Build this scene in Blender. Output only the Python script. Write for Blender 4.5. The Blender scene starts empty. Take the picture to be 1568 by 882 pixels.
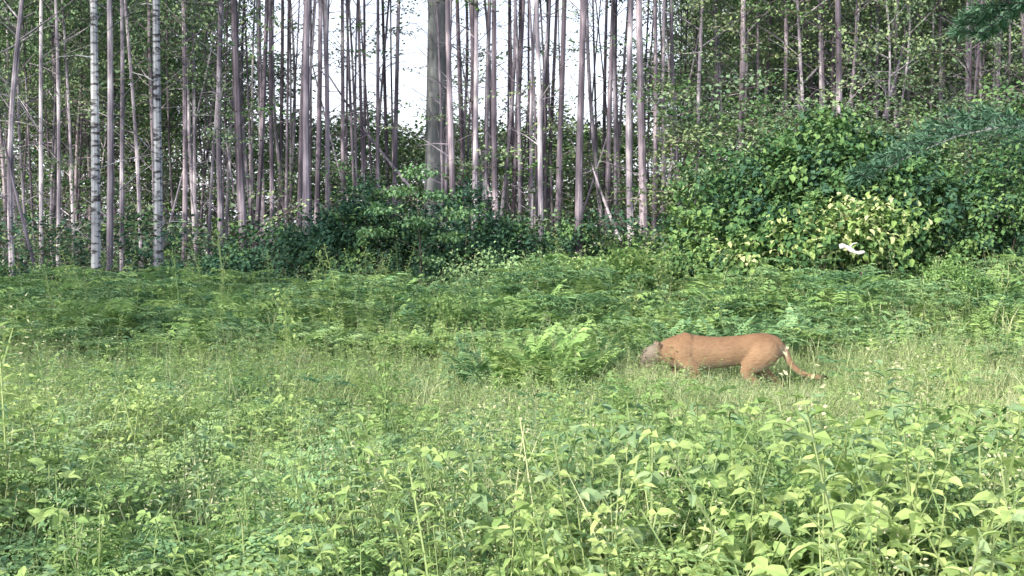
import bpy, math, numpy as np
from mathutils import Vector
rng=np.random.default_rng(7)
R=lambda a=0,b=1,n=None: rng.uniform(a,b,n)
scene=bpy.context.scene
F=1681.0; CH=1.5
def wx(px,d): return (px-784)/F*d
def wz(py,d): return CH-(py-400)/F*d

# ---------------------------------------------------------------- materials
def newmat(name):
    m=bpy.data.materials.new(name); m.use_nodes=True
    nt=m.node_tree; nt.nodes.clear(); return m,nt,nt.nodes,nt.links
def ramp(N,cols):
    r=N.new('ShaderNodeValToRGB'); e=r.color_ramp.elements
    e[0].position=cols[0][0]; e[0].color=(*cols[0][1],1)
    e[1].position=cols[-1][0]; e[1].color=(*cols[-1][1],1)
    for p,c in cols[1:-1]:
        k=e.new(p); k.color=(*c,1)
    return r
def math_(N,L,op,a,b,clamp=False):
    m=N.new('ShaderNodeMath'); m.operation=op; m.use_clamp=clamp
    for i,v in enumerate((a,b)):
        if isinstance(v,(int,float)): m.inputs[i].default_value=v
        else: L.new(v,m.inputs[i])
    return m.outputs[0]
def leafmat(name,c1,c2,c3,trans=0.0,patch=0.5):
    m,nt,N,L=newmat(name)
    at=N.new('ShaderNodeAttribute'); at.attribute_name='rnd'
    ge=N.new('ShaderNodeNewGeometry')
    no=N.new('ShaderNodeTexNoise'); no.inputs['Scale'].default_value=patch; no.inputs['Detail'].default_value=1
    L.new(ge.outputs['Position'],no.inputs['Vector'])
    a=math_(N,L,'MULTIPLY',at.outputs['Fac'],0.75)
    c=math_(N,L,'MULTIPLY',no.outputs['Fac'],1.3)  # patch strength also stands in for dappled shade on the leaves
    s=math_(N,L,'ADD',a,c); s=math_(N,L,'SUBTRACT',s,0.52,True)
    r=ramp(N,[(0.05,c1),(0.5,c2),(0.95,c3)]); L.new(s,r.inputs[0])
    d=N.new('ShaderNodeBsdfDiffuse')
    L.new(r.outputs[0],d.inputs['Color']); out=d.outputs[0]
    if trans>0:
        t=N.new('ShaderNodeBsdfTranslucent')
        L.new(r.outputs[0],t.inputs['Color'])
        m1=N.new('ShaderNodeMixShader'); m1.inputs[0].default_value=trans
        L.new(out,m1.inputs[1]); L.new(t.outputs[0],m1.inputs[2]); out=m1.outputs[0]
    o=N.new('ShaderNodeOutputMaterial'); L.new(out,o.inputs[0])
    return m
def barkmat(name,c1,c2,c3,sc=(9,9,1.2),marks=False):
    m,nt,N,L=newmat(name)
    ge=N.new('ShaderNodeNewGeometry')
    at=N.new('ShaderNodeAttribute'); at.attribute_name='rnd'
    mp=N.new('ShaderNodeMapping'); mp.inputs['Scale'].default_value=sc
    L.new(ge.outputs['Position'],mp.inputs['Vector'])
    no=N.new('ShaderNodeTexNoise'); no.inputs['Scale'].default_value=1; no.inputs['Detail'].default_value=4; no.inputs['Roughness'].default_value=.65
    L.new(mp.outputs[0],no.inputs['Vector'])
    n2=N.new('ShaderNodeTexNoise'); n2.inputs['Scale'].default_value=.8; n2.inputs['Detail'].default_value=2
    L.new(ge.outputs['Position'],n2.inputs['Vector'])
    a=math_(N,L,'MULTIPLY',no.outputs['Fac'],1.2); b=math_(N,L,'MULTIPLY',at.outputs['Fac'],.4)
    c=math_(N,L,'MULTIPLY',n2.outputs['Fac'],1.8)  # strong broad patches put uneven sunlight into the bark colour
    s=math_(N,L,'ADD',a,b); s=math_(N,L,'ADD',s,c); s=math_(N,L,'SUBTRACT',s,1.2,True)
    r=ramp(N,[(0.1,c1),(0.55,c2),(0.95,c3)]); L.new(s,r.inputs[0])
    col=r.outputs[0]
    if marks:
        mp2=N.new('ShaderNodeMapping'); mp2.inputs['Scale'].default_value=(4,4,11)
        L.new(ge.outputs['Position'],mp2.inputs['Vector'])
        n3=N.new('ShaderNodeTexNoise'); n3.inputs['Scale'].default_value=1; n3.inputs['Detail'].default_value=5
        L.new(mp2.outputs[0],n3.inputs['Vector'])
        rr=ramp(N,[(0.38,(.16,.15,.15)),(0.52,(1,1,1))]); L.new(n3.outputs['Fac'],rr.inputs[0])
        mx=N.new('ShaderNodeMix'); mx.data_type='RGBA'; mx.blend_type='MULTIPLY'; mx.inputs[0].default_value=1
        L.new(col,mx.inputs[6]); L.new(rr.outputs[0],mx.inputs[7]); col=mx.outputs[2]
    p=N.new('ShaderNodeBsdfDiffuse')
    L.new(col,p.inputs['Color'])
    o=N.new('ShaderNodeOutputMaterial'); L.new(p.outputs[0],o.inputs[0])
    return m
M={}  # leaf and trunk tones below are lifted and cooled to carry haze
M['forb']=leafmat('forb_leaf',(.18,.32,.12),(.31,.47,.18),(.48,.61,.25),trans=.25)
M['forb2']=leafmat('forb_leaf_light',(.26,.41,.16),(.39,.55,.21),(.55,.68,.29),trans=.25)
M['forb3']=leafmat('forb_leaf_bluish',(.17,.30,.16),(.27,.41,.22),(.41,.54,.29),trans=.2)
M['grass']=leafmat('grass_blade',(.31,.41,.20),(.45,.54,.29),(.64,.67,.41))
M['dry']=leafmat('dry_seedhead',(.36,.43,.25),(.46,.50,.31),(.58,.57,.40))
M['fern']=leafmat('fern_leaf',(.13,.27,.15),(.23,.40,.20),(.38,.54,.26))
M['fern_l']=leafmat('fern_leaf_light',(.22,.39,.15),(.33,.51,.20),(.47,.63,.26),trans=.15)
M['shrub']=leafmat('shrub_leaf_dark',(.035,.09,.07),(.07,.15,.10),(.12,.23,.13))
M['bush']=leafmat('bush_leaf',(.05,.13,.065),(.115,.23,.095),(.24,.38,.14))
M['bush_sunlit']=leafmat('bush_leaf_sunlit',(.14,.28,.09),(.34,.50,.17),(.75,.80,.45),trans=.2)  # brightness of sunlit leaves put into the leaf colour
M['canopy']=leafmat('canopy_leaf',(.12,.20,.14),(.22,.33,.20),(.42,.53,.27),patch=.3)
M['needle']=leafmat('pine_needle',(.08,.18,.13),(.13,.26,.18),(.20,.34,.23))
M['stem']=leafmat('stem_green',(.14,.24,.10),(.22,.33,.14),(.32,.40,.19))
M['aspen']=barkmat('aspen_bark',(.12,.11,.145),(.29,.265,.33),(.82,.76,.84))
M['aspen_b']=barkmat('aspen_bark_brown',(.085,.075,.095),(.19,.165,.21),(.58,.50,.58))
M['birch']=barkmat('birch_bark',(.24,.26,.32),(.40,.42,.48),(.60,.61,.66),marks=True)
M['pale']=barkmat('sunlit_wood',(.35,.34,.33),(.75,.74,.74),(.88,.86,.88),sc=(14,14,14))  # sunlit brightness of the branch put into its near-white colour
M['pine']=barkmat('pine_bark',(.09,.105,.12),(.20,.22,.24),(.36,.38,.40),sc=(9,9,1.5))
M['twig']=barkmat('twig_bark',(.10,.085,.08),(.2,.17,.16),(.34,.30,.28))

# ---------------------------------------------------------------- mesh builder
def nrm(v): return v/np.maximum(np.linalg.norm(v,axis=-1,keepdims=True),1e-9)
T_OV=(np.array([[0,0,0],[.28,.5,.10],[.28,-.5,.10],[.65,.36,.05],[.65,-.36,.05],[1,0,-.16],[.5,0,0]]),
      np.array([[0,6,1],[6,3,1],[6,5,3],[0,2,6],[2,4,6],[6,4,5]]))
T_DI=(np.array([[0,0,0],[.42,.5,.08],[.42,-.5,.08],[1,0,-.08]]),np.array([[0,3,1],[0,2,3]]))
class MB:
    def __init__(s): s.V=[];s.Fc=[];s.M=[];s.A=[];s.n=0;s.mats=[]
    def mi(s,m):
        if m not in s.mats: s.mats.append(m)
        return s.mats.index(m)
    def add(s,V,Fc,mat,A=None):
        V=np.asarray(V,float);Fc=np.asarray(Fc,int)
        s.V.append(V);s.Fc.append(Fc+s.n);s.M.append(np.full(len(Fc),s.mi(mat)))
        s.A.append(np.full(len(V),R()) if A is None else A); s.n+=len(V)
    def leaves(s,P,D,Nn,L,W,mat,T=T_DI):
        P=np.asarray(P,float);n=len(P)
        if n==0: return
        D=nrm(np.asarray(D,float)); S=nrm(np.cross(D,np.asarray(Nn,float))); U=np.cross(S,D)
        L=np.broadcast_to(L,(n,)).astype(float)[:,None,None]; W=np.broadcast_to(W,(n,)).astype(float)[:,None,None]
        t=T[0][None]
        V=P[:,None]+D[:,None]*t[:,:,0:1]*L+S[:,None]*t[:,:,1:2]*W+U[:,None]*t[:,:,2:3]*L
        k=T[0].shape[0]
        Fc=(T[1][None]+(np.arange(n)*k)[:,None,None]).reshape(-1,3)
        s.add(V.reshape(-1,3),Fc,mat,np.repeat(R(0,1,n),k))
    def tube(s,P,Rr,mat,k=6,cap=True,ell=None,A=None):
        P=np.asarray(P,float);n=len(P);Rr=np.broadcast_to(Rr,(n,))
        t=nrm(np.gradient(P,axis=0)); ref=np.array([0,0,1.]) if abs(t[:,2]).mean()<.8 else np.array([0,1.,0])
        if ell is not None:   # first axis always lateral (y)
            yv=np.array([0,1.,0])[None]; a=nrm(yv-(t@yv[0])[:,None]*t); b=np.cross(t,a)
        else:
            a=nrm(np.cross(t,ref)); b=np.cross(a,t)
        th=np.linspace(0,2*np.pi,k,endpoint=False)
        ra=Rr if ell is None else np.asarray(ell)
        V=P[:,None]+a[:,None]*(np.cos(th)[None,:,None]*ra[:,None,None])+b[:,None]*(np.sin(th)[None,:,None]*Rr[:,None,None])
        V=V.reshape(-1,3); Fc=[]
        i=np.arange(k);j=(i+1)%k
        for r in range(n-1):
            o=r*k
            Fc.append(np.stack([o+i,o+j,o+k+j],1));Fc.append(np.stack([o+i,o+k+j,o+k+i],1))
        if cap:
            V=np.vstack([V,P[:1],P[-1:]]);c0=n*k;c1=c0+1
            Fc.append(np.stack([j,i,np.full(k,c0)],1));o=(n-1)*k
            Fc.append(np.stack([o+i,o+j,np.full(k,c1)],1))
        s.add(V,np.vstack(Fc),mat,None if A is None else np.full(len(V),A))
    def arr(s): return np.vstack(s.V),np.vstack(s.Fc),np.concatenate(s.M),np.concatenate(s.A)
    def mesh(s,name,smooth=False):
        V,Fc,Mi,A=s.arr(); return mkmesh(name,V,Fc,Mi,A,s.mats,smooth)
def mkmesh(name,V,Fc,Mi,A,mats,smooth=False):
        me=bpy.data.meshes.new(name);me.vertices.add(len(V));me.vertices.foreach_set('co',V.astype(np.float32).ravel())
        me.loops.add(len(Fc)*3);me.loops.foreach_set('vertex_index',Fc.astype(np.int32).ravel())
        me.polygons.add(len(Fc));me.polygons.foreach_set('loop_start',np.arange(0,len(Fc)*3,3,dtype=np.int32))
        me.polygons.foreach_set('material_index',Mi.astype(np.int32))
        me.polygons.foreach_set('use_smooth',np.full(len(Fc),smooth))
        for m in mats: me.materials.append(M[m])
        at=me.attributes.new('rnd','FLOAT','POINT');at.data.foreach_set('value',A.astype(np.float32))
        me.update(calc_edges=True);return me
def obj(name,me,loc=(0,0,0),rz=0,sc=1):
    o=bpy.data.objects.new(name,me);scene.collection.objects.link(o)
    o.location=loc;o.rotation_euler=(0,0,rz);o.scale=(sc,)*3 if isinstance(sc,(int,float)) else sc;return o
def rdir(n,up=0.0,spread=1.0):
    v=rng.normal(size=(n,3))*spread; v[:,2]+=up; return nrm(v)
def baked(name,srcs,P,rz,scl,idx,tilt=.2):
    mats=[];VV=[];FF=[];MM=[];AA=[];n=0;S_=[]
    for b in srcs:
        V,Fc,Mi,A=b.arr()
        for m in b.mats:
            if m not in mats: mats.append(m)
        mp=np.array([mats.index(m) for m in b.mats]);S_.append((V.astype(np.float32),Fc.astype(np.int32),mp[Mi].astype(np.int32),A.astype(np.float32)))
    for i in range(len(P)):
        V,Fc,Mi,A=S_[idx[i]];c,s_=math.cos(rz[i]),math.sin(rz[i]);tx,ty=R(-tilt,tilt,2)
        X=V[:,0]*c-V[:,1]*s_+V[:,2]*tx;Y=V[:,0]*s_+V[:,1]*c+V[:,2]*ty;Z=V[:,2]-X*tx*.8-Y*ty*.8
        VV.append((np.stack([X,Y,Z],1)*scl[i]+P[i]).astype(np.float32));FF.append(Fc+np.int32(n));MM.append(Mi);AA.append((A*.65+np.float32(R(0,.35))));n+=len(V)
    return obj(name,mkmesh(name,np.vstack(VV),np.vstack(FF),np.concatenate(MM),np.concatenate(AA),mats))

# ---------------------------------------------------------------- terrain
def sst(x,a,b):
    t=np.clip((x-a)/(b-a),0,1);return t*t*(3-2*t)
def gz(x,y):
    x=np.asarray(x,float);y=np.asarray(y,float)
    z=.50*sst(y,12.5,22)*sst(x,-3,4)+.12*sst(y,12,20)
    z=z+.04*np.sin(x*.9+1)*np.sin(y*.7)+.03*np.sin(x*2.3+y*1.7)
    return z
def ground():
    xs=np.unique(np.concatenate([np.linspace(-40,40,161),np.linspace(-600,600,41)]))
    ys=np.unique(np.concatenate([np.linspace(-20,60,161),np.linspace(-600,900,51)]))
    X,Y=np.meshgrid(xs,ys);Z=gz(X,Y);V=np.stack([X,Y,Z],-1).reshape(-1,3)
    nx=len(xs);ny=len(ys);i,j=np.meshgrid(np.arange(nx-1),np.arange(ny-1));a=(j*nx+i).ravel()
    b=MB();b.add(V,np.vstack([np.stack([a,a+1,a+nx+1],1),np.stack([a,a+nx+1,a+nx],1)]),'ground')
    return b.mesh('ground',True)
m,nt,N,L=newmat('soil_and_moss')
ge=N.new('ShaderNodeNewGeometry');no=N.new('ShaderNodeTexNoise');no.inputs['Scale'].default_value=3;no.inputs['Detail'].default_value=8
L.new(ge.outputs['Position'],no.inputs['Vector'])
r=ramp(N,[(.3,(.05,.09,.035)),(.55,(.10,.17,.07)),(.75,(.16,.20,.09))]);L.new(no.outputs['Fac'],r.inputs[0])
p=N.new('ShaderNodeBsdfDiffuse');L.new(r.outputs[0],p.inputs['Color'])
o=N.new('ShaderNodeOutputMaterial');L.new(p.outputs[0],o.inputs[0]);M['ground']=m
obj('ground',ground())

# ---------------------------------------------------------------- plant meshes
LOW=False
def forb(h=.7,mat='forb',lf=.045,tri=True,nod=15,start=.25,br=0):
    b=MB()
    stems=[(0,0,h)]+[(R(-.1,.1),R(-.1,.1),h*R(.6,.95)) for _ in range(br)]
    LP=[];LD=[];LN=[];LL=[];LW=[]
    for sx,sy,hh in stems:
        lean=R(-.18,.18,2);t=np.linspace(0,1,3 if LOW else 5)
        b.tube(np.stack([sx+lean[0]*t**2,sy+lean[1]*t**2,hh*t],1),np.linspace(.004,.0015,len(t)),'stem',3,False)
        az=R(0,6)
        for k in range(nod):
            f=start+(1-start)*(k/(nod-1)); az+=2.4+R(-.3,.3)
            base=np.array([sx+lean[0]*f*f,sy+lean[1]*f*f,hh*f]); rise=.15+.6*(f>.9)
            dr=np.array([math.cos(az),math.sin(az),rise]);pl=lf*(1.3 if tri else .3)*(1.3-.8*f)
            e=base+dr*pl
            if not LOW:
                S_=np.array([-math.sin(az),math.cos(az),0])*.0016
                b.add([base-S_,base+S_,e+S_,e-S_],[[0,1,2],[0,2,3]],'stem')
            s=lf*(1.4-.7*f)*R(.7,1.25)
            out=np.array([math.cos(az),math.sin(az),R(-.7,.15)+.4*(f>.9)])
            side=np.array([-math.sin(az),math.cos(az),0])
            nn=np.array([0,0,1])+rng.normal(size=3)*.4
            L3=[(out,1)]
            if tri: L3+=[(out*.35+side,.8),(out*.35-side,.8)]
            for d_,q in L3:
                LP.append(e);LD.append(d_+rng.normal(size=3)*.15);LN.append(nn);LL.append(s*q*1.15);LW.append(s*q*(.66 if tri else .42))
    b.leaves(LP,LD,LN,np.array(LL),np.array(LW),mat,T_DI if LOW else T_OV);return b
def lance(h=.8,mat='forb2',seed=False,n=40):
    b=MB();lean=R(-.15,.15,2);t=np.linspace(0,1,5)
    b.tube(np.stack([lean[0]*t**2,lean[1]*t**2,h*t],1),np.linspace(.004,.002,5),'stem',3,False)
    f=np.linspace(.25,1,n);az=np.arange(n)*2.4+R(0,6)
    LP=np.stack([lean[0]*f*f,lean[1]*f*f,h*f],1)
    LD=np.stack([np.cos(az),np.sin(az),.5-.6*(1-f)+R(-.3,.2,n)],1)
    b.leaves(LP,LD,np.tile([0,0,1.],(n,1))+rng.normal(size=(n,3))*.2,.065*(1.2-.6*f)*R(.8,1.2,n),.013,mat,T_DI if LOW else T_OV)
    if seed:
        n=30;f=R(.88,1.1,n);q=rdir(n,.6);PP=np.stack([lean[0]*f*f,lean[1]*f*f,h*f],1)+q*.03
        b.leaves(PP,q,rdir(n),.012,.006,'dry')
    return b
def grass(h=.6,n=26,spread=.1,mat='grass',seed=0):
    b=MB();ns=4 if LOW else 6
    for k in range(n):
        az=R(0,6.28);hh=h*R(.5,1.15);ln=hh*R(.1,.6);w=R(.0022,.0045)*(1.2 if LOW else 1)
        o=rng.normal(size=2)*spread*.5;t=np.linspace(0,1,ns)
        P=np.stack([o[0]+math.cos(az)*ln*t**2.2,o[1]+math.sin(az)*ln*t**2.2,hh*(t-.22*t**3)],1)
        S=np.array([-math.sin(az+R(-.8,.8)),math.cos(az+R(-.8,.8)),0])
        W=(w*(1-t**2*.95))[:,None]*S
        V=np.vstack([P-W,P+W]);i=np.arange(ns-1)
        b.add(V,np.vstack([np.stack([i,i+ns,i+ns+1],1),np.stack([i,i+ns+1,i+1],1)]),mat)
    for k in range(seed):
        az=R(0,6.28);hh=h*R(1.0,1.3);ln=hh*R(.05,.25);t=np.linspace(0,1,5);o=rng.normal(size=2)*spread*.4
        b.tube(np.stack([o[0]+math.cos(az)*ln*t**2,o[1]+math.sin(az)*ln*t**2,hh*t],1),.0012,'dry',3,False)
        m_=18;f=R(.76,1.02,m_);q=rdir(m_,.5)
        PP=np.stack([o[0]+math.cos(az)*ln*f**2,o[1]+math.sin(az)*ln*f**2,hh*f],1)+q*(1.05-f)[:,None]*.07
        b.leaves(PP,q,rdir(m_),.011,.004,'dry')
    return b
def add_frond(b,base,az,L_,mat,ang=.9,droop=.5,npin=15,npl=8,simple=False):
    out=np.array([math.cos(az),math.sin(az),0]);side=np.array([-math.sin(az),math.cos(az),0])
    n=24;t=np.linspace(0,1,n);th=ang-droop*t**1.5*1.6
    st=np.stack([np.cos(th),np.sin(th)],1)*L_/n;cs=np.cumsum(st,0)
    C=base+out*cs[:,:1]+np.array([0,0,1])*cs[:,1:];b.tube(C[::6],np.linspace(.004,.001,len(C[::6])),'stem',3,False)
    LP=[];LD=[];LN=[];LL=[];LW=[]
    for k in range(npin):
        f=.25+.73*k/(npin-1);i=int(f*(n-1));c=C[i];T=nrm(C[min(i+1,n-1)]-C[i-1]);Nn=nrm(np.cross(side,T))*-1
        if Nn[2]<0:Nn=-Nn
        ll=L_*.36*(1-((f-.25)/.77))**.85+.01
        for sg in(-1,1):
            d_=nrm(side*sg*.93+T*R(.3,.55)-Nn*R(-.05,.35)+rng.normal(size=3)*.08)
            if simple:
                LP.append(c);LD.append(d_);LN.append(Nn+rng.normal(size=3)*.2);LL.append(ll);LW.append(L_*.05)
                for g,q in((.3,1),(.55,-1)):
                    LP.append(c+d_*ll*g);LD.append(d_+T*.9*q);LN.append(Nn+rng.normal(size=3)*.2);LL.append(ll*.35);LW.append(L_*.03)
                continue
            for q in range(npl):
                g=(q+.5)/npl;pp=c+d_*ll*g-Nn*ll*.18*g*g
                wl=ll*.17*(1-g*.85)+.004
                for s2 in(-1,1):
                    dd=nrm(np.cross(d_,Nn)*s2+d_*.55)
                    LP.append(pp);LD.append(dd);LN.append(Nn+rng.normal(size=3)*.2);LL.append(wl);LW.append(ll/npl*.75)
    b.leaves(LP,LD,LN,np.array(LL),np.array(LW),mat)
def fern(mat='fern',nf=5,L_=.8,npin=13,npl=6,up=1.0,az0=None):
    b=MB();az=R(0,6) if az0 is None else az0
    for k in range(nf):
        az+=6.28/nf+R(-.4,.4);add_frond(b,np.array([0,0,R(0,.05)]),az,L_*R(.75,1.1),mat,ang=up+R(.0,.35),droop=R(.35,.7),npin=npin,npl=npl,simple=LOW)
    return b
def bracken(mat='fern',h=.55):
    b=MB();b.tube([[0,0,0],[.01,0,h*.5],[.03,0,h]],.005,'stem',3,False);az=R(0,6)
    for k in range(3):
        add_frond(b,np.array([.03,0,h]),az+k*2.1+R(-.3,.3),.5*R(.8,1.15),mat,ang=.45,droop=.45,npin=11,npl=5,simple=LOW)
    return b
def sources():
    return [forb(.7,br=1),forb(.65,'forb3',lf=.042),forb(.75,'forb2',.036,br=1),forb(.6,'forb2',.038,False,18,br=1),forb(.7,'forb3',.048,False,16),forb(.55,'forb2',.042,nod=13),
   lance(.8),lance(.75,'forb3',True),lance(.85,'forb2',True),
   grass(.6),grass(.55,34,.18),grass(.65,18,.14,seed=2),grass(.5,20,.14,seed=2),
   fern(nf=4),fern('fern_l',nf=4,L_=.75),bracken(),bracken('fern_l'),fern('fern_l',4,.75)]
S=sources();LOW=True;SL=sources();LOW=False
H0=np.array([.7,.65,.75,.6,.7,.55,.8,.8,.9,.6,.55,.8,.65,.75,.75,.75,.75,.7])
def vn(x,y,s,ph=0):
    return .5+.25*(np.sin(x*s+ph)+np.sin(y*s*1.3+ph*2+np.sin(x*s*.7)))*1.0
def place(n,d0,d1,hw,hfun,wfun,out):
    P,Ro,Sc,Ix=out
    d=np.sqrt(R(d0**2,d1**2,n));x=R(-1,1,n)*(hw*d+.6)
    for i in range(n):
        h=hfun(x[i],d[i]);
        if h is None: continue
        w=np.array(wfun(x[i],d[i]),float);k=rng.choice(len(w),p=w/w.sum())
        P.append([x[i],d[i],float(gz(x[i],d[i]))]);Ro.append(R(0,6.28))
        u=x[i]/d[i];tall=1.35 if (k in(6,7,8,11) and R()<.3 and not(.06<u<.34)) else 1
        Sc.append(h*R(.6,1.2)*tall/H0[k]);Ix.append(k)
def hf(x,d):
    h=.74 if d<4.5 else .74-.28*min((d-4.5)/3.5,1)
    u=x/d
    if d>12.3: h=.6+.42*min((d-12.3)/3,1)
    if u<.03 and 8<d<13: h=.54
    if -.06<u<.10 and 8.5<d<11.6: h=.42
    if .08<u<.34 and 5<d<8.5: h=.62-.20*min((d-5)/2,1)
    if .10<u<.40 and 8.5<=d<12.6: h=.48
    if .12<u<.30 and 8.5<=d<11.3: h=.455
    if u>.30 and 10.5<d<13.5: h=.58
    if abs(x-2.3)<1.1 and abs(d-11.5)<.19: return None
    return h*(0.78+.42*vn(x,d,1.7))
def wf(x,d):
    v=vn(x,d,2.1,1);u=vn(x,d,1.9,4);w=vn(x,d,1.6,2.5);q=vn(x,d,2.6,5.2)
    g=1.2+4*(w>.6) if d<7 else 3.0
    if x>1 and d>8: g*=2.3
    fe=.25+4.0*(u>.66)
    if d>13: fe=4.5;g*=.16
    if 9<d<13: fe=.4
    f=[1.6*q+.1,1.6*(1-q)+.1,2.2*v,1.4*(1-v),1.2*(q<.4)+.1,.8*(q>.6)+.1]
    if d>13: f=[.22]*6
    return f+[.9*v*v+.2,.5,.6*(1-v)**2+.1]+[g*.45,g*.45,g*.16,g*.12]+([fe*.28,fe*.17,fe*.3,fe*.15,fe*.1] if d>12 else [fe*.15,fe*.15,fe*.25,fe*.25,fe*.1])
o1=([],[],[],[]);place(3000,1.9,4.5,.48,hf,wf,o1);place(4000,4.5,7.5,.48,hf,wf,o1)
baked('meadow_vegetation',S,np.array(o1[0]),o1[1],o1[2],o1[3],.2)
o2=([],[],[],[]);place(8500,7.5,13.5,.48,hf,wf,o2);place(4200,13.5,27,.49,hf,wf,o2)
baked('meadow_vegetation',SL,np.array(o2[0]),o2[1],o2[2],o2[3],.15)

# ---------------------------------------------------------------- shrubs
def shrub_mesh(lobes,n,lf,mat,per=22,cl=.22,mat2=None,T=T_DI):
    b=MB();lobes=np.array(lobes,float);vol=lobes[:,3]*lobes[:,4]+lobes[:,4]*lobes[:,5];pr=vol/vol.sum()
    for lo in lobes:
        for q in range(3):
            e=lo[:3]+rng.normal(size=3)*lo[3:]*.35;s0=np.array([lo[0]*.35+R(-.2,.2),lo[1]*.35+R(-.2,.2),0])
            t=np.linspace(0,1,6)[:,None];mid=s0*(1-t)+e*t;mid[:,2]=s0[2]+(e[2]-s0[2])*t[:,0]**.75;b.tube(mid,np.linspace(.03,.008,6)*min(1,lo[3]),'twig',5,False)
    nc=n//per;k=rng.choice(len(lobes),nc,p=pr);u=rdir(nc,.25);r=R(.35,1,nc)**.45*R(.75,1.28,nc)
    C=lobes[k,:3]+u*lobes[k,3:]*r[:,None]
    C[:,2]=np.maximum(C[:,2],.15)
    ii=np.repeat(np.arange(nc),per);nn=len(ii)
    tw=nrm(u+rng.normal(size=u.shape)*.5)
    tt=R(-1,1,nn)[:,None];PP=C[ii]+tw[ii]*tt*cl+rng.normal(size=(nn,3))*cl*.35
    D=nrm(tw[ii]+rng.normal(size=(nn,3))*.7-np.array([0,0,.45]));Nn=nrm(np.array([0,0,1.])+u[ii]*.8+rng.normal(size=(nn,3))*.3)
    L_=lf*R(.6,1.25,nn)
    if mat2:
        sel=np.isin(ii,np.arange(nc)[R(0,1,nc)<mat2[1]])
        b.leaves(PP[sel],D[sel],Nn[sel],L_[sel],L_[sel]*.66,mat2[0],T);sel=~sel
        b.leaves(PP[sel],D[sel],Nn[sel],L_[sel],L_[sel]*.66,mat,T)
    else: b.leaves(PP,D,Nn,L_,L_*.66,mat,T)
    return b
def put(name,px,d,me,rz=0,sc=1):
    if isinstance(me,MB): me=me.mesh(name)
    x=wx(px,d);return obj(name,me,(x,d,float(gz(x,d))),rz,sc)
put('maple_bush',1255,20.5,shrub_mesh([(-1.9,0,1.2,1.1,1,1.0),(-.9,.2,1.9,1.1,1.1,1.2),(.2,.1,2.3,1.2,1.2,1.25),(1.3,.2,2.0,1.1,1.1,1.2),(2.2,0,1.4,1.1,1,1.1),(.4,-.4,1.2,2.0,1,1.1),(-1.0,-.5,.8,1.4,.8,.8)],24000,.125,'bush',mat2=('shrub',.3),T=T_OV))
put('maple_bush',1180,23,shrub_mesh([(-1,0,1.9,1.1,.9,1.2),(.5,0,2.4,1.2,1,1.2),(1.8,0,2.2,1.3,1,1.2),(3.2,0,2.2,1.3,1,1.2)],12000,.115,'bush',mat2=('canopy',.35)))
put('pale_leaf_shrub',1245,18.9,shrub_mesh([(-.9,0,.95,.8,.5,.5),(.2,0,1.3,.9,.5,.6),(1.0,0,1.5,.7,.5,.55)],3600,.12,'bush_sunlit',mat2=('bush',.5),T=T_OV))  # front shrub whose yellow-pale leaf colour paints a sunlit patch
put('pale_leaf_shrub',1040,20,shrub_mesh([(-.6,0,.7,.8,.6,.4),(.5,0,.8,.7,.5,.5)],3000,.09,'fern_l',mat2=('bush',.5)))
put('juniper_shrub',1448,17.5,shrub_mesh([(0,0,.75,.42,.4,.42),(.15,0,.6,.4,.4,.4)],5000,.05,'fern_l',per=16,cl=.08))
put('alder_shrub',1545,20,shrub_mesh([(-.4,0,1.4,.9,.8,1.3),(.8,.3,2.0,1.2,1,1.6),(2.2,0,1.9,1.2,1,1.5)],13000,.10,'shrub',mat2=('bush',.5)))
for px,d,lb,nn_,q in ((430,26,[(-1.1,0,.9,1.0,.8,.7),(0,0,1.2,1.1,.9,.9),(1.1,0,1.3,1.0,.9,1.1)],11000,.1),
    (560,25.5,[(-1.0,0,1.4,1.0,.8,1.1),(0,0,1.7,.8,.9,1.5),(1.0,0,1.4,1.0,.9,1.1)],12000,.2),
    (700,26.5,[(-1.0,0,1.3,.9,.8,1.2),(.2,0,1.8,.9,.9,1.3),(1.2,0,1.3,.8,.9,1.0)],11000,.2),
    (330,27,[(-.9,0,.7,.8,.6,.6),(.3,0,.9,.8,.6,.7)],5000,.2),(800,27.5,[(-.8,0,1.1,.8,.8,1.0),(.5,0,.9,.9,.8,.8)],6000,.3),
    (930,28,[(-.8,0,1.0,.8,.8,.9),(.5,0,.9,.9,.8,.7)],5000,.5),(25,26,[(-.8,0,.7,.9,.8,.7),(.5,0,.6,.8,.8,.6)],5000,.3)):
    put('dogwood_shrub',px,d,shrub_mesh(lb,nn_,.105,'shrub',mat2=('bush',q)))
put('young_shrub',690,14.2,shrub_mesh([(-.15,0,.75,.35,.3,.3),(.2,0,.8,.3,.3,.28),(0,0,.45,.45,.3,.35)],1700,.055,'fern_l',cl=.12,mat2=('forb',.3)))
put('young_shrub',780,20,shrub_mesh([(-.5,0,.8,.7,.5,.5),(.4,0,.8,.7,.5,.4)],3500,.07,'fern'))
put('young_shrub',955,18.5,shrub_mesh([(-.5,0,.8,.6,.5,.4),(.3,0,.9,.6,.5,.4)],3000,.08,'bush_sunlit',mat2=('fern_l',.4)))
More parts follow.
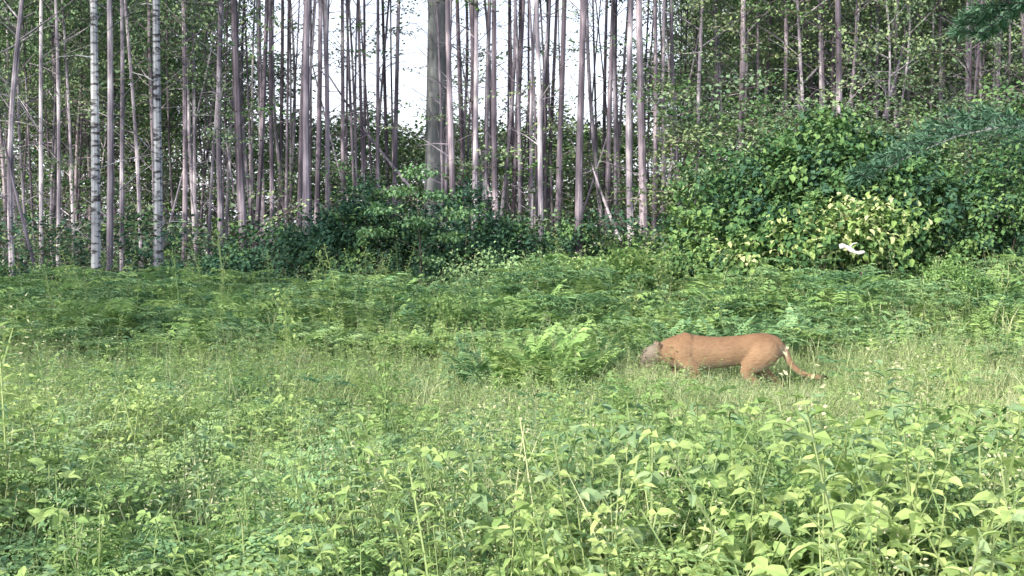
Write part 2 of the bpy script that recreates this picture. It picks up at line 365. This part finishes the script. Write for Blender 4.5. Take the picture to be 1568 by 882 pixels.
def sapling(h,lobes,n,lf,mat):
    b=MB();t=np.linspace(0,1,8);b.tube(np.stack([.06*np.sin(t*4),0*t,h*t],1),np.linspace(.005+.006*h,.004,8),'twig' if h>2 else 'stem',6,False)
    for lo in lobes:
        e=np.array(lo[:3]);s0=np.array([0,0,max(.4*min(1,h),e[2]-.4)]);b.tube([s0,(s0+e)/2+[0,0,.05],e],[.006,.004,.002],'twig' if h>2 else 'stem',4,False)
        m_=n//len(lobes);q=rdir(m_)*R(.2,1,m_)[:,None];PP=e+q*np.array(lo[3:]);PP[:,2]=e[2]+q[:,2]*lo[5]
        b.leaves(PP,nrm(q+rng.normal(size=q.shape)*.5-[0,0,.2]),np.array([0,0,1.])+rng.normal(size=q.shape)*.25,lf*R(.6,1.2,m_),lf*.65,mat,T_OV)
    return b
put('maple_sapling',640,24,sapling(3.2,[(-.8,0,2.5,.5,.4,.1),(-.4,.1,2.9,.5,.4,.1),(.4,0,2.8,.55,.4,.1),(.9,0,2.4,.5,.4,.1),(0,0,3.3,.5,.4,.15),(-.9,0,2.0,.4,.3,.08),(.7,0,1.9,.4,.3,.08),(0,-.3,2.2,.5,.3,.08),(.3,0,1.4,.3,.3,.08)],1700,.10,'fern'))
for px,d,h in((268,17,1.7),(338,18.5,1.8),(497,19,1.5),(440,12,1.1),(75,15,1.4)):
    put('tall_weed',px,d,sapling(h,[(R(-.12,.12),0,h*f,.12,.1,.08) for f in(.5,.65,.8,.95,1.05)],110,.05,'forb'))
for px,d,h in((1010,4.4,.85),(545,4.2,.88),(590,6.5,.9),(1390,4.5,.9),(200,5.5,.85),(1470,6,.95),(90,4.2,.85)):
    put('tall_weed',px,d,sapling(h,[(R(-.07,.07),R(-.05,.05),h*f,.07,.07,.05) for f in(.45,.6,.75,.85,.95,1.02)],130,.036,'forb'))
LOW=True
for px,d,s,q in((838,10.6,1.0,'fern_l'),(795,10.9,.85,'fern_l'),(878,10.9,.85,'fern_l'),(905,11.6,.8,'fern'),(745,11.4,.8,'fern'),(960,12.8,.95,'fern'),(1020,12.9,.9,'fern'),(1090,13.2,1.0,'fern'),(1170,13.4,1.05,'fern'),(1240,13.6,1.0,'fern')):
    put('bracken_fern',px,d,fern(q,8,s,npin=17,up=1.05 if q=='fern_l' else 1.0))
LOW=False
for px,d in((1040,5.2),(1240,3.4),(480,4.6),(330,7)): put('bracken_fern',px,d,fern('fern',4,.72))
put('bramble_shrub',1530,4.6,shrub_mesh([(0,0,.6,.35,.3,.35),(.3,0,.75,.3,.3,.3),(.1,-.3,.35,.4,.3,.3)],1100,.055,'forb',cl=.12,mat2=('bush',.6),T=T_OV))

# ---------------------------------------------------------------- trees
def trunk_path(h,w=.25,lean=0,laz=0):
    t=np.linspace(0,1,16);a,b_=R(0,6,2);k=R(2,6)
    x=w*np.sin(t*k+a)*t**.7+lean*math.cos(laz)*t*h;y=w*np.cos(t*k+b_)*t**.7+lean*math.sin(laz)*t*h
    return np.stack([x-x[0],y-y[0],h*t-.15],1)
def aspen(h=17,r=.1,crown=8,bark='aspen',nleaf=1500,mat='canopy',twigs=14,crad=1.6,lean=.05,bulk=1,w=.6):
    b=MB();P_=trunk_path(h,R(.2*w,w),R(0,lean),R(0,6));t=np.linspace(0,1,16);A=R();b.tube(P_,r*(1-.75*t)+.006+.03*np.exp(-t*40),bark,8,False,A=A)
    def at(z):return np.array([np.interp(z,P_[:,2],P_[:,0]),np.interp(z,P_[:,2],P_[:,1]),z])
    for q in range(twigs):
        z=R(1.5,crown+1);a=R(0,6.28);s=at(z);l=R(.3,1.5);e=s+np.array([math.cos(a)*l,math.sin(a)*l,R(-.1,1.1)*l]);b.tube([s,(s+e)/2+[0,0,.05],e],[.016,.010,.004],bark,3,False,A=A)
    nb=18;CP=[]
    for q in range(nb):
        z=crown+(h-crown)*q/nb;a=q*2.4;s=at(z);f=(z-crown)/(h-crown);l=crad*(1.1-.75*f)*R(.7,1.2);d_=np.array([math.cos(a),math.sin(a),.75])
        b.tube([s,s+d_*l*.5-[0,0,.05],s+d_*l],[.028,.016,.005],bark,4,False,A=A)
        for g in(.45,.65,.85,1.0):CP.append(s+d_*l*g)
    CP=np.array(CP);per=nleaf//len(CP);ii=np.repeat(np.arange(len(CP)),per);n=len(ii)
    PP=CP[ii]+rng.normal(size=(n,3))*np.array([.26,.26,.22]);b.leaves(PP,rdir(n,-.5),rdir(n,.6),.11*R(.7,1.3,n)*bulk,.09*bulk,mat)
    return b
hi=[aspen(18,.065,13.2,'aspen',700),aspen(18,.045,13.4,'aspen_b',700),aspen(19,.08,13.5,'aspen_b',700),aspen(18,.04,13,'aspen',700,twigs=24),aspen(18,.055,13.2,'aspen',700,twigs=34,lean=.13),aspen(18,.035,13.2,'aspen_b',700,twigs=20,lean=.10)]
lo=[aspen(16,.065,7,'aspen'),aspen(17,.045,8.5,'aspen_b'),aspen(16,.08,6.5,'aspen_b'),aspen(15,.04,5.5,'aspen'),aspen(17,.055,8,'aspen',twigs=34,lean=.13),aspen(16,.035,8,'aspen_b',twigs=24,lean=.10)]
def gap(u): return -.245<u<.135
feat=[(60,30,.06),(90,31,.06),(115,33,.05),(170,28,.09),(192,30,.07),(215,31,.06),(283,31,.08),(300,33,.06),(338,31,.09),(375,29,.12),(402,34,.07),(415,31,.07),(456,31,.07),(478,28,.10),(500,31,.08),(524,33,.07),(560,34,.06),(582,32,.06),(600,34,.08),(702,29,.09),(724,31,.08),(735,33,.08),(765,31,.09),(790,34,.07),(825,29,.07),(857,31,.09),(883,28,.10),(895,31,.08),(925,32,.08),(945,34,.06),(972,30,.10),(990,29,.11),(1015,33,.07),(1038,32,.07),(1070,33,.07),(1100,35,.07),(1128,33,.10),(1165,36,.07),(1205,34,.08),(1222,35,.08),(1260,34,.07),(1285,29,.10),(1345,36,.08),(1372,36,.07),(1480,34,.08),(1530,35,.08),(20,29,.08),(1440,36,.08)]
for px,d,r in feat:
    px+=R(-4,4);u=(px-784)/F
    put('aspen_tree',px,d,aspen(R(16,19),r,R(12.5,14) if gap(u) else R(7,9.5),'aspen' if R()<.6 else 'aspen_b',1500,w=.4))
put('birch_tree',147,26.5,aspen(17,.12,9,'birch',1500,twigs=10,lean=.005,w=.1));put('birch_tree',243,27.5,aspen(17,.125,9,'birch',1500,twigs=10,lean=.005,w=.12))
def pine(h,r,first,n_b,bl,azs=None,nl=110):
    b=MB();t=np.linspace(0,1,18);P_=np.stack([.1*np.sin(t*3),.05*t,h*t-.2],1);b.tube(P_,r*(1-.8*t)+.15*r*np.exp(-t*30),'pine',16,False)
    for q in range(n_b):
        z=first+(h-first-1)*q/n_b;a=q*2.4 if azs is None else azs[q%len(azs)]+R(-.2,.2);f=q/n_b;l=bl*(1-.6*f)*R(.8,1.1)
        d_=np.array([math.cos(a),math.sin(a),0]);sd=np.array([-math.sin(a),math.cos(a),0]);tt=np.linspace(0,1,7)[:,None]
        C=np.array([0,0,z])+d_*tt*l+np.array([0,0,1])*(.12*np.sin(tt*3)-.12*tt**2)*l;b.tube(C,np.linspace(.04,.008,7)*r/.3,'pine',5,False)
        for g in np.linspace(.25,1,12):
            for sg in(-1,1):
                s=np.array([np.interp(g,tt[:,0],C[:,i]) for i in range(3)]);l2=l*.33*(1.15-g)+.12;e=s+(sd*sg+d_*.7+[0,0,R(-.1,.15)])*l2
                b.tube([s,e],[.008,.003],'pine',3,False)
                m_=nl;w=R(.1,1.05,m_)[:,None];PP=s*(1-w)+e*w;dd=nrm(e-s)[None]+rng.normal(size=(m_,3))*.6
                b.leaves(PP,dd,rdir(m_),.11,.007,'needle')
    return b
put('pine_tree',666,34,pine(24,.42,10.2,12,3.0,nl=60))
obj('pine_tree',pine(9,.12,2.4,13,1.9,azs=[3.0,5.6,.6,2.2,4.6,1.4],nl=90).mesh('pine_tree'),(5.0,8.8,float(gz(5.0,8.8))))
def pole(p0,p1,r,mat='aspen'):
    b=MB();p0=np.array(p0);p1=np.array(p1);t=np.linspace(0,1,9)[:,None];C=p0*(1-t)+p1*t+np.array([0,0,-.12])*np.sin(t*3.14)*(np.linalg.norm(p1-p0)/4);b.tube(C,np.linspace(r,r*.5,9),mat,7);return b.mesh('pole')
def pp(px,py,d): return (wx(px,d),d,wz(py,d))
for a,b_,r in((pp(62,440,27),pp(8,215,28),.05),(pp(640,300,33),pp(500,110,36),.05),(pp(950,370,31),pp(905,250,32),.05),(pp(360,300,33),pp(345,190,35),.04),(pp(1215,140,34),pp(1262,90,35),.05),(pp(1352,180,33),pp(1385,50,35),.06),(pp(560,400,34),pp(470,60,37),.04),(pp(1010,330,33),pp(1075,20,36),.04),(pp(250,380,32),pp(330,60,35),.04),(pp(880,360,33),pp(960,100,36),.035),(pp(760,340,33),pp(700,60,35),.035)):
    obj('leaning_trunk',pole(a,b_,r))
def log():
    b=MB();x,y,z=pp(1285,378,17.9);t=np.linspace(0,1,9)
    C=np.stack([x+t*.38,y-.1*t,z-.10*t+.03*np.sin(t*7)],1);b.tube(C,.036*(1-.5*t)*(1+.3*np.sin(t*17))+.006,'pale',8)
    b.tube([C[3],C[3]+[.05,-.04,.07],C[3]+[.12,-.06,.09]],[.018,.012,.005],'pale',5)
    return b.mesh('fallen_branch')
obj('fallen_branch',log())

# distant mass of trunks
n=680;d=np.sqrt(R(31**2,66**2,n));x=R(-.55,.55,n)*d;u=x/d
g_=(u>-.27)&(u<.155);keep=~(g_&(d>46));d=d[keep];x=x[keep];g_=g_[keep];n=len(d)
idx=np.where(g_,rng.integers(0,6,n),rng.integers(6,12,n))
baked('distant_forest',hi+lo,np.stack([x,d,gz(x,d)],1),R(0,6.28,n),R(.9,1.15,n),idx,tilt=.035)
ed=[aspen(16,.11,6,'aspen_b',2600,crad=2.3,bulk=1.5),aspen(17,.10,7,'aspen',2600,crad=2.3,bulk=1.5)]  # unseen dense-crowned trees, added to throw dappled shade on the back ferns
n=24;x=R(-29,-12.5,n);y=R(0,14,n);k=x<-.52*y-7.5;x=x[k];y=y[k];n=len(x)
baked('offscreen_shade_trees',ed,np.stack([x,y,gz(x,y)],1),R(0,6.28,n),R(.8,1.0,n),rng.integers(0,2,n),tilt=.03)
# leafy understory
def spray(mat,n=90,lf=.1,rad=.6):
    b=MB();LP=[];k=5
    for q in range(k):
        a=q*1.26+R(-.3,.3);e=np.array([math.cos(a),math.sin(a),R(-.2,.5)])*rad;b.tube([[0,0,0],e],[.008,.003],'twig',3,False)
        w=R(.2,1.1,n//k)[:,None];LP.append(e*w+rng.normal(size=(n//k,3))*[.12,.12,.06])
    LP=np.vstack(LP);m_=len(LP);b.leaves(LP,rdir(m_,-.2)*[1,1,.5],np.array([0,0,1.])+rng.normal(size=(m_,3))*.5,lf*R(.7,1.3,m_),lf*.7,mat);return b
sp=[spray('canopy',70,.11),spray('canopy',90,.10),spray('bush',70,.11),spray('shrub',80,.1),spray('canopy',45,.10,.8)]
PP=[];II=[];SS=[]
def addspray(n,d0,d1,zf,ids,hw=.52,sc=(.8,1.5)):
    c=0
    while c<n:
        d=math.sqrt(R(d0*d0,d1*d1));x=R(-hw,hw)*d;u=x/d;z=zf(u,d)
        if z is None: continue
        c+=1;PP.append([x,d,z]);II.append(rng.choice(ids));SS.append(R(*sc))
def z_back(u,d):
    e=.5+.5*math.sin(u*23+1)*math.sin(u*57)
    top=wz(225-60*e,d) if gap(u) else 15.5
    if gap(u) and R()<.03: top=14
    if (abs(u+.245)<.035 or abs(u-.135)<.035) and R()<.6: top=wz(90,d)
    return R(.2,top)
addspray(3600,46,70,z_back,[0,1,2,2],sc=(1.3,2.5))
def z_mid(u,d):
    z=R(0,1)**1.1*12.5
    if gap(u) and z>wz(250,d) and R()<.8: return None
    return z+.3
addspray(2000,28.5,46,z_mid,[0,1,4,4,2],sc=(.6,1.3))
addspray(1100,27,40,lambda u,d:R(.1,1)**1.5*2.6,[2,3,3,0])
addspray(500,27,38,lambda u,d:(R(.5,1)*6 if u>.13 else None),[2,0,1])
n=len(PP);baked('understory_foliage',sp,np.array(PP),R(0,6.28,n),SS,II,tilt=.4)

# ---------------------------------------------------------------- cougar
def cougar():
    b=MB()
    def loft(rows,k=20):
        r=np.array(rows,float);tt=np.linspace(0,len(r)-1,len(r)*4)
        def cr(v):
            o=[]
            for q in tt:
                i=int(min(q,len(v)-2));f=q-i;p0=v[max(i-1,0)];p1=v[i];p2=v[i+1];p3=v[min(i+2,len(v)-1)]
                o.append(.5*((2*p1)+(-p0+p2)*f+(2*p0-5*p1+4*p2-p3)*f*f+(-p0+3*p1-3*p2+p3)*f**3))
            return np.array(o)
        q=cr(r);b.tube(q[:,:3],np.maximum(q[:,3],.006),'ground',k,True,ell=np.maximum(q[:,4],.006))
    loft([(.765,0,.60,.03,.03),(.73,0,.60,.09,.08),(.66,0,.60,.135,.115),(.52,0,.60,.160,.135),(.30,0,.576,.158,.128),(.05,0,.552,.168,.142),(-.17,0,.548,.190,.15),(-.31,0,.560,.192,.14),(-.43,0,.555,.155,.118),(-.53,0,.540,.118,.096),(-.60,0,.53,.10,.085)])
    dz=-.045
    loft([(-.50,-.01,.585+dz,.05,.05),(-.54,-.01,.585+dz,.095,.088),(-.60,-.015,.580+dz,.104,.098),(-.665,-.02,.550+dz,.090,.083),(-.71,-.022,.512+dz,.064,.058),(-.745,-.025,.480+dz,.053,.048),(-.766,-.025,.470+dz,.03,.033)])
    loft([(-.60,-.01,.51+dz,.04,.06),(-.67,-.02,.476+dz,.045,.052),(-.73,-.022,.450+dz,.025,.035)])
    for sy in(-1,1):
        y=-.012+sy*.068;loft([(-.575,y,.645+dz,.034,.026),(-.570,y+sy*.012,.685+dz,.034,.020),(-.566,y+sy*.018,.722+dz,.016,.010)],12)
    def leg(p): loft(p,14)
    for sy in(-1,1):
        leg([(-.25,sy*.048,.750,.04,.025),(-.27,sy*.078,.69,.09,.048),(-.30,sy*.094,.60,.12,.066),(-.30,sy*.098,.52,.11,.070),(-.25,sy*.102,.43,.075,.058)])
    y=-.10
    leg([(-.31,y+.015,.55,.11,.068),(-.26,y,.46,.085,.068),(-.19,y,.38,.062,.052),(-.20,y,.27,.046,.042),(-.24,y,.15,.036,.036),(-.26,y,.06,.036,.038),(-.29,y,.035,.034,.045),(-.35,y,.028,.026,.045)])
    y=.10
    leg([(-.30,y-.01,.54,.11,.06),(-.35,y,.46,.09,.06),(-.34,y,.38,.06,.052),(-.43,y,.27,.044,.04),(-.51,y,.15,.036,.036),(-.54,y,.06,.036,.038),(-.57,y,.035,.034,.045),(-.63,y,.028,.026,.045)])
    y=-.098
    leg([(.62,y+.04,.67,.09,.06),(.56,y+.006,.58,.15,.088),(.47,y-.002,.49,.135,.088),(.38,y,.40,.095,.068),(.36,y,.33,.07,.052),(.45,y,.24,.042,.038),(.47,y,.18,.034,.032),(.42,y,.09,.032,.032),(.38,y,.04,.034,.042),(.31,y,.028,.026,.045)])
    y=.095
    leg([(.60,y-.03,.62,.13,.07),(.59,y-.01,.52,.14,.08),(.54,y,.41,.095,.07),(.58,y,.33,.065,.055),(.70,y,.25,.042,.04),(.75,y,.19,.034,.034),(.74,y,.09,.032,.034),(.72,y,.04,.034,.042),(.65,y,.028,.026,.045)])
    loft([(.68,0,.66,.04,.04),(.755,-.01,.585,.044,.044),(.795,-.02,.50,.038,.038),(.84,-.03,.42,.034,.034),(.91,-.05,.355,.032,.032),(1.00,-.07,.32,.031,.031),(1.09,-.08,.30,.031,.031),(1.17,-.08,.295,.029,.029),(1.21,-.08,.295,.012,.012)],12)
    me=b.mesh('cougar_src');tmp=obj('tmp',me)
    rm=tmp.modifiers.new('r','REMESH');rm.mode='VOXEL';rm.voxel_size=.010
    sm=tmp.modifiers.new('s','SMOOTH');sm.iterations=6;sm.factor=.5
    dg=bpy.context.evaluated_depsgraph_get();me2=bpy.data.meshes.new_from_object(tmp.evaluated_get(dg))
    bpy.data.objects.remove(tmp);me2.name='cougar_body';me2.materials.clear()
    n=len(me2.vertices);co=np.zeros(n*3,np.float32);me2.vertices.foreach_get('co',co);co=co.reshape(-1,3)
    nn=np.zeros(n*3,np.float32);me2.vertices.foreach_get('normal',nn);nn=nn.reshape(-1,3)
    x,y,z=co.T
    tan=np.array([.345,.225,.145]);pale=np.array([.54,.46,.37]);grey=np.array([.27,.25,.22]);dark=np.array([.04,.03,.025]);red=np.array([.285,.168,.100])
    C=np.tile(tan,(n,1))
    def mix(C,c,f): return C*(1-f[:,None])+c*f[:,None]
    C=mix(C,red,.85*sst(z,.56,.74)*(x>-.5))
    C=mix(C,pale,.75*sst(-nn[:,2],.1,.8)*sst(.54-z,0,.14))
    C=mix(C,pale,.8*sst(x,.66,.76)*sst(z,.38,.5)*(x<.79)*sst(np.abs(y),.02,.07)*sst(.66-z,0,.08))
    zh=z-dz
    head=sst(-x,.53,.60);C=mix(C,grey,.75*head)
    C=mix(C,pale*1.1,.85*sst(-x,.685,.725)*sst(.515-zh,0,.04))
    C=mix(C,pale,.8*head*sst(.50-zh,0,.03))
    C=mix(C,dark,.75*np.exp(-((x+.718)**2/.0005+(zh-.495)**2/.0006)))
    C=mix(C,dark,1.0*(sst(-x,.754,.766)*sst(zh,.468,.483)))
    C=mix(C,dark,.7*sst(zh,.675,.69)*(x<-.55)*(nn[:,0]>-.1))
    C=mix(C,dark,sst(x,1.09,1.14))
    C=mix(C,pale,.3*sst(.2-z,0,.1)*(x<.8))
    ca=me2.color_attributes.new('coat','FLOAT_COLOR','POINT');ca.data.foreach_set('color',np.hstack([C,np.ones((n,1))]).astype(np.float32).ravel())
    me2.polygons.foreach_set('use_smooth',np.ones(len(me2.polygons),bool))
    m,nt,N,L=newmat('cougar_fur');at=N.new('ShaderNodeAttribute');at.attribute_name='coat';tc=N.new('ShaderNodeTexCoord')
    mp=N.new('ShaderNodeMapping');mp.inputs['Scale'].default_value=(14,45,45);mp.inputs['Rotation'].default_value=(0,.5,0);L.new(tc.outputs['Object'],mp.inputs[0])
    no=N.new('ShaderNodeTexNoise');no.inputs['Scale'].default_value=1.4;no.inputs['Detail'].default_value=5;L.new(mp.outputs[0],no.inputs['Vector'])
    n2=N.new('ShaderNodeTexNoise');n2.inputs['Scale'].default_value=6;n2.inputs['Detail'].default_value=4;L.new(tc.outputs['Object'],n2.inputs['Vector'])
    ad=math_(N,L,'MULTIPLY',math_(N,L,'ADD',no.outputs['Fac'],n2.outputs['Fac']),.5);r=ramp(N,[(.3,(.66,.66,.66)),(.7,(1.22,1.22,1.22))]);L.new(ad,r.inputs[0])
    mx=N.new('ShaderNodeMix');mx.data_type='RGBA';mx.blend_type='MULTIPLY';mx.inputs[0].default_value=1;L.new(at.outputs['Color'],mx.inputs[6]);L.new(r.outputs[0],mx.inputs[7])
    p=N.new('ShaderNodeBsdfPrincipled');p.inputs['Roughness'].default_value=.85;p.inputs['Specular IOR Level'].default_value=.15;L.new(mx.outputs[2],p.inputs['Base Color'])
    bp=N.new('ShaderNodeBump');bp.inputs['Strength'].default_value=.6;bp.inputs['Distance'].default_value=.02;L.new(ad,bp.inputs['Height']);L.new(bp.outputs[0],p.inputs['Normal'])
    o=N.new('ShaderNodeOutputMaterial');L.new(p.outputs[0],o.inputs[0]);me2.materials.append(m)
    X=wx(1090,11.5);e=obj('cougar',me2,(X,11.5,float(gz(X,11.5))))
    me,_,N,L=newmat('cougar_eye');p=N.new('ShaderNodeBsdfPrincipled');p.inputs['Base Color'].default_value=(.03,.02,.01,1);p.inputs['Roughness'].default_value=.15;o=N.new('ShaderNodeOutputMaterial');L.new(p.outputs[0],o.inputs[0])
    for sy in(-1,1):
        bpy.ops.mesh.primitive_uv_sphere_add(segments=12,ring_count=8,radius=.013,location=(-.695,-.02+sy*.060,.556+dz));q=bpy.context.object;q.name='eye';q.data.materials.append(me);q.parent=e
    return e
cougar()
gp=[]
for px in np.concatenate([np.linspace(1020,1275,28),[1160,1175,1080,1150]]):
    d=R(10.7,11.2);x=wx(px+R(-6,6),d);gp.append([x,d,float(gz(x,d))])
n=len(gp);baked('tall_grass',[grass(.56,9,.16),grass(.60,7,.14),grass(.48,14,.18)],np.array(gp),R(0,6,n),R(.7,1.08,n),rng.integers(0,3,n),.05)

# ---------------------------------------------------------------- light, world, camera
sd=Vector((-.62,-.58,.50)).normalized()
sl=bpy.data.lights.new('sun','SUN');sl.energy=4.4;sl.angle=math.radians(1.0);sl.color=(1,.94,.80)
so=bpy.data.objects.new('sun',sl);scene.collection.objects.link(so);so.rotation_euler=(-sd).to_track_quat('-Z','Y').to_euler();so.location=(-10,-15,20)
w=bpy.data.worlds.new('World');scene.world=w;w.use_nodes=True;N=w.node_tree.nodes;L=w.node_tree.links
sk=N.new('ShaderNodeTexSky');sk.sky_type='NISHITA';sk.sun_disc=False;sk.sun_elevation=math.asin(sd.z);sk.sun_rotation=math.atan2(sd.x,sd.y);sk.dust_density=3.5;sk.air_density=1.3
tc=N.new('ShaderNodeTexCoord');sx=N.new('ShaderNodeSeparateXYZ');L.new(tc.outputs['Generated'],sx.inputs[0])
no=N.new('ShaderNodeTexNoise');no.inputs['Scale'].default_value=3;no.inputs['Detail'].default_value=3;L.new(tc.outputs['Generated'],no.inputs['Vector'])
v=math_(N,L,'SUBTRACT',1.0,math_(N,L,'MULTIPLY',sx.outputs[2],1.0),True);v=math_(N,L,'MULTIPLY',v,math_(N,L,'ADD',math_(N,L,'MULTIPLY',no.outputs['Fac'],.8),.6))
mx=N.new('ShaderNodeMix');mx.data_type='RGBA';mx.blend_type='ADD';mx.inputs[0].default_value=1;mx.clamp_factor=False
cm=N.new('ShaderNodeMix');cm.data_type='RGBA';cm.blend_type='MULTIPLY';cm.inputs[0].default_value=1;cm.inputs[6].default_value=(8.6,8.6,9.8,1);L.new(v,cm.inputs[7])
L.new(sk.outputs[0],mx.inputs[6]);L.new(cm.outputs[2],mx.inputs[7])
L.new(mx.outputs[2],N['Background'].inputs[0]);N['Background'].inputs[1].default_value=.15
cd=bpy.data.cameras.new('camera');cd.sensor_width=36;cd.lens=18/math.tan(math.atan(784/F));cd.clip_end=3000;cd.clip_start=.05
co=bpy.data.objects.new('camera',cd);scene.collection.objects.link(co);co.location=(0,0,CH);co.rotation_euler=(math.radians(90)-math.atan(41/F),0,0)
scene.camera=co
scene.view_settings.view_transform='Standard'
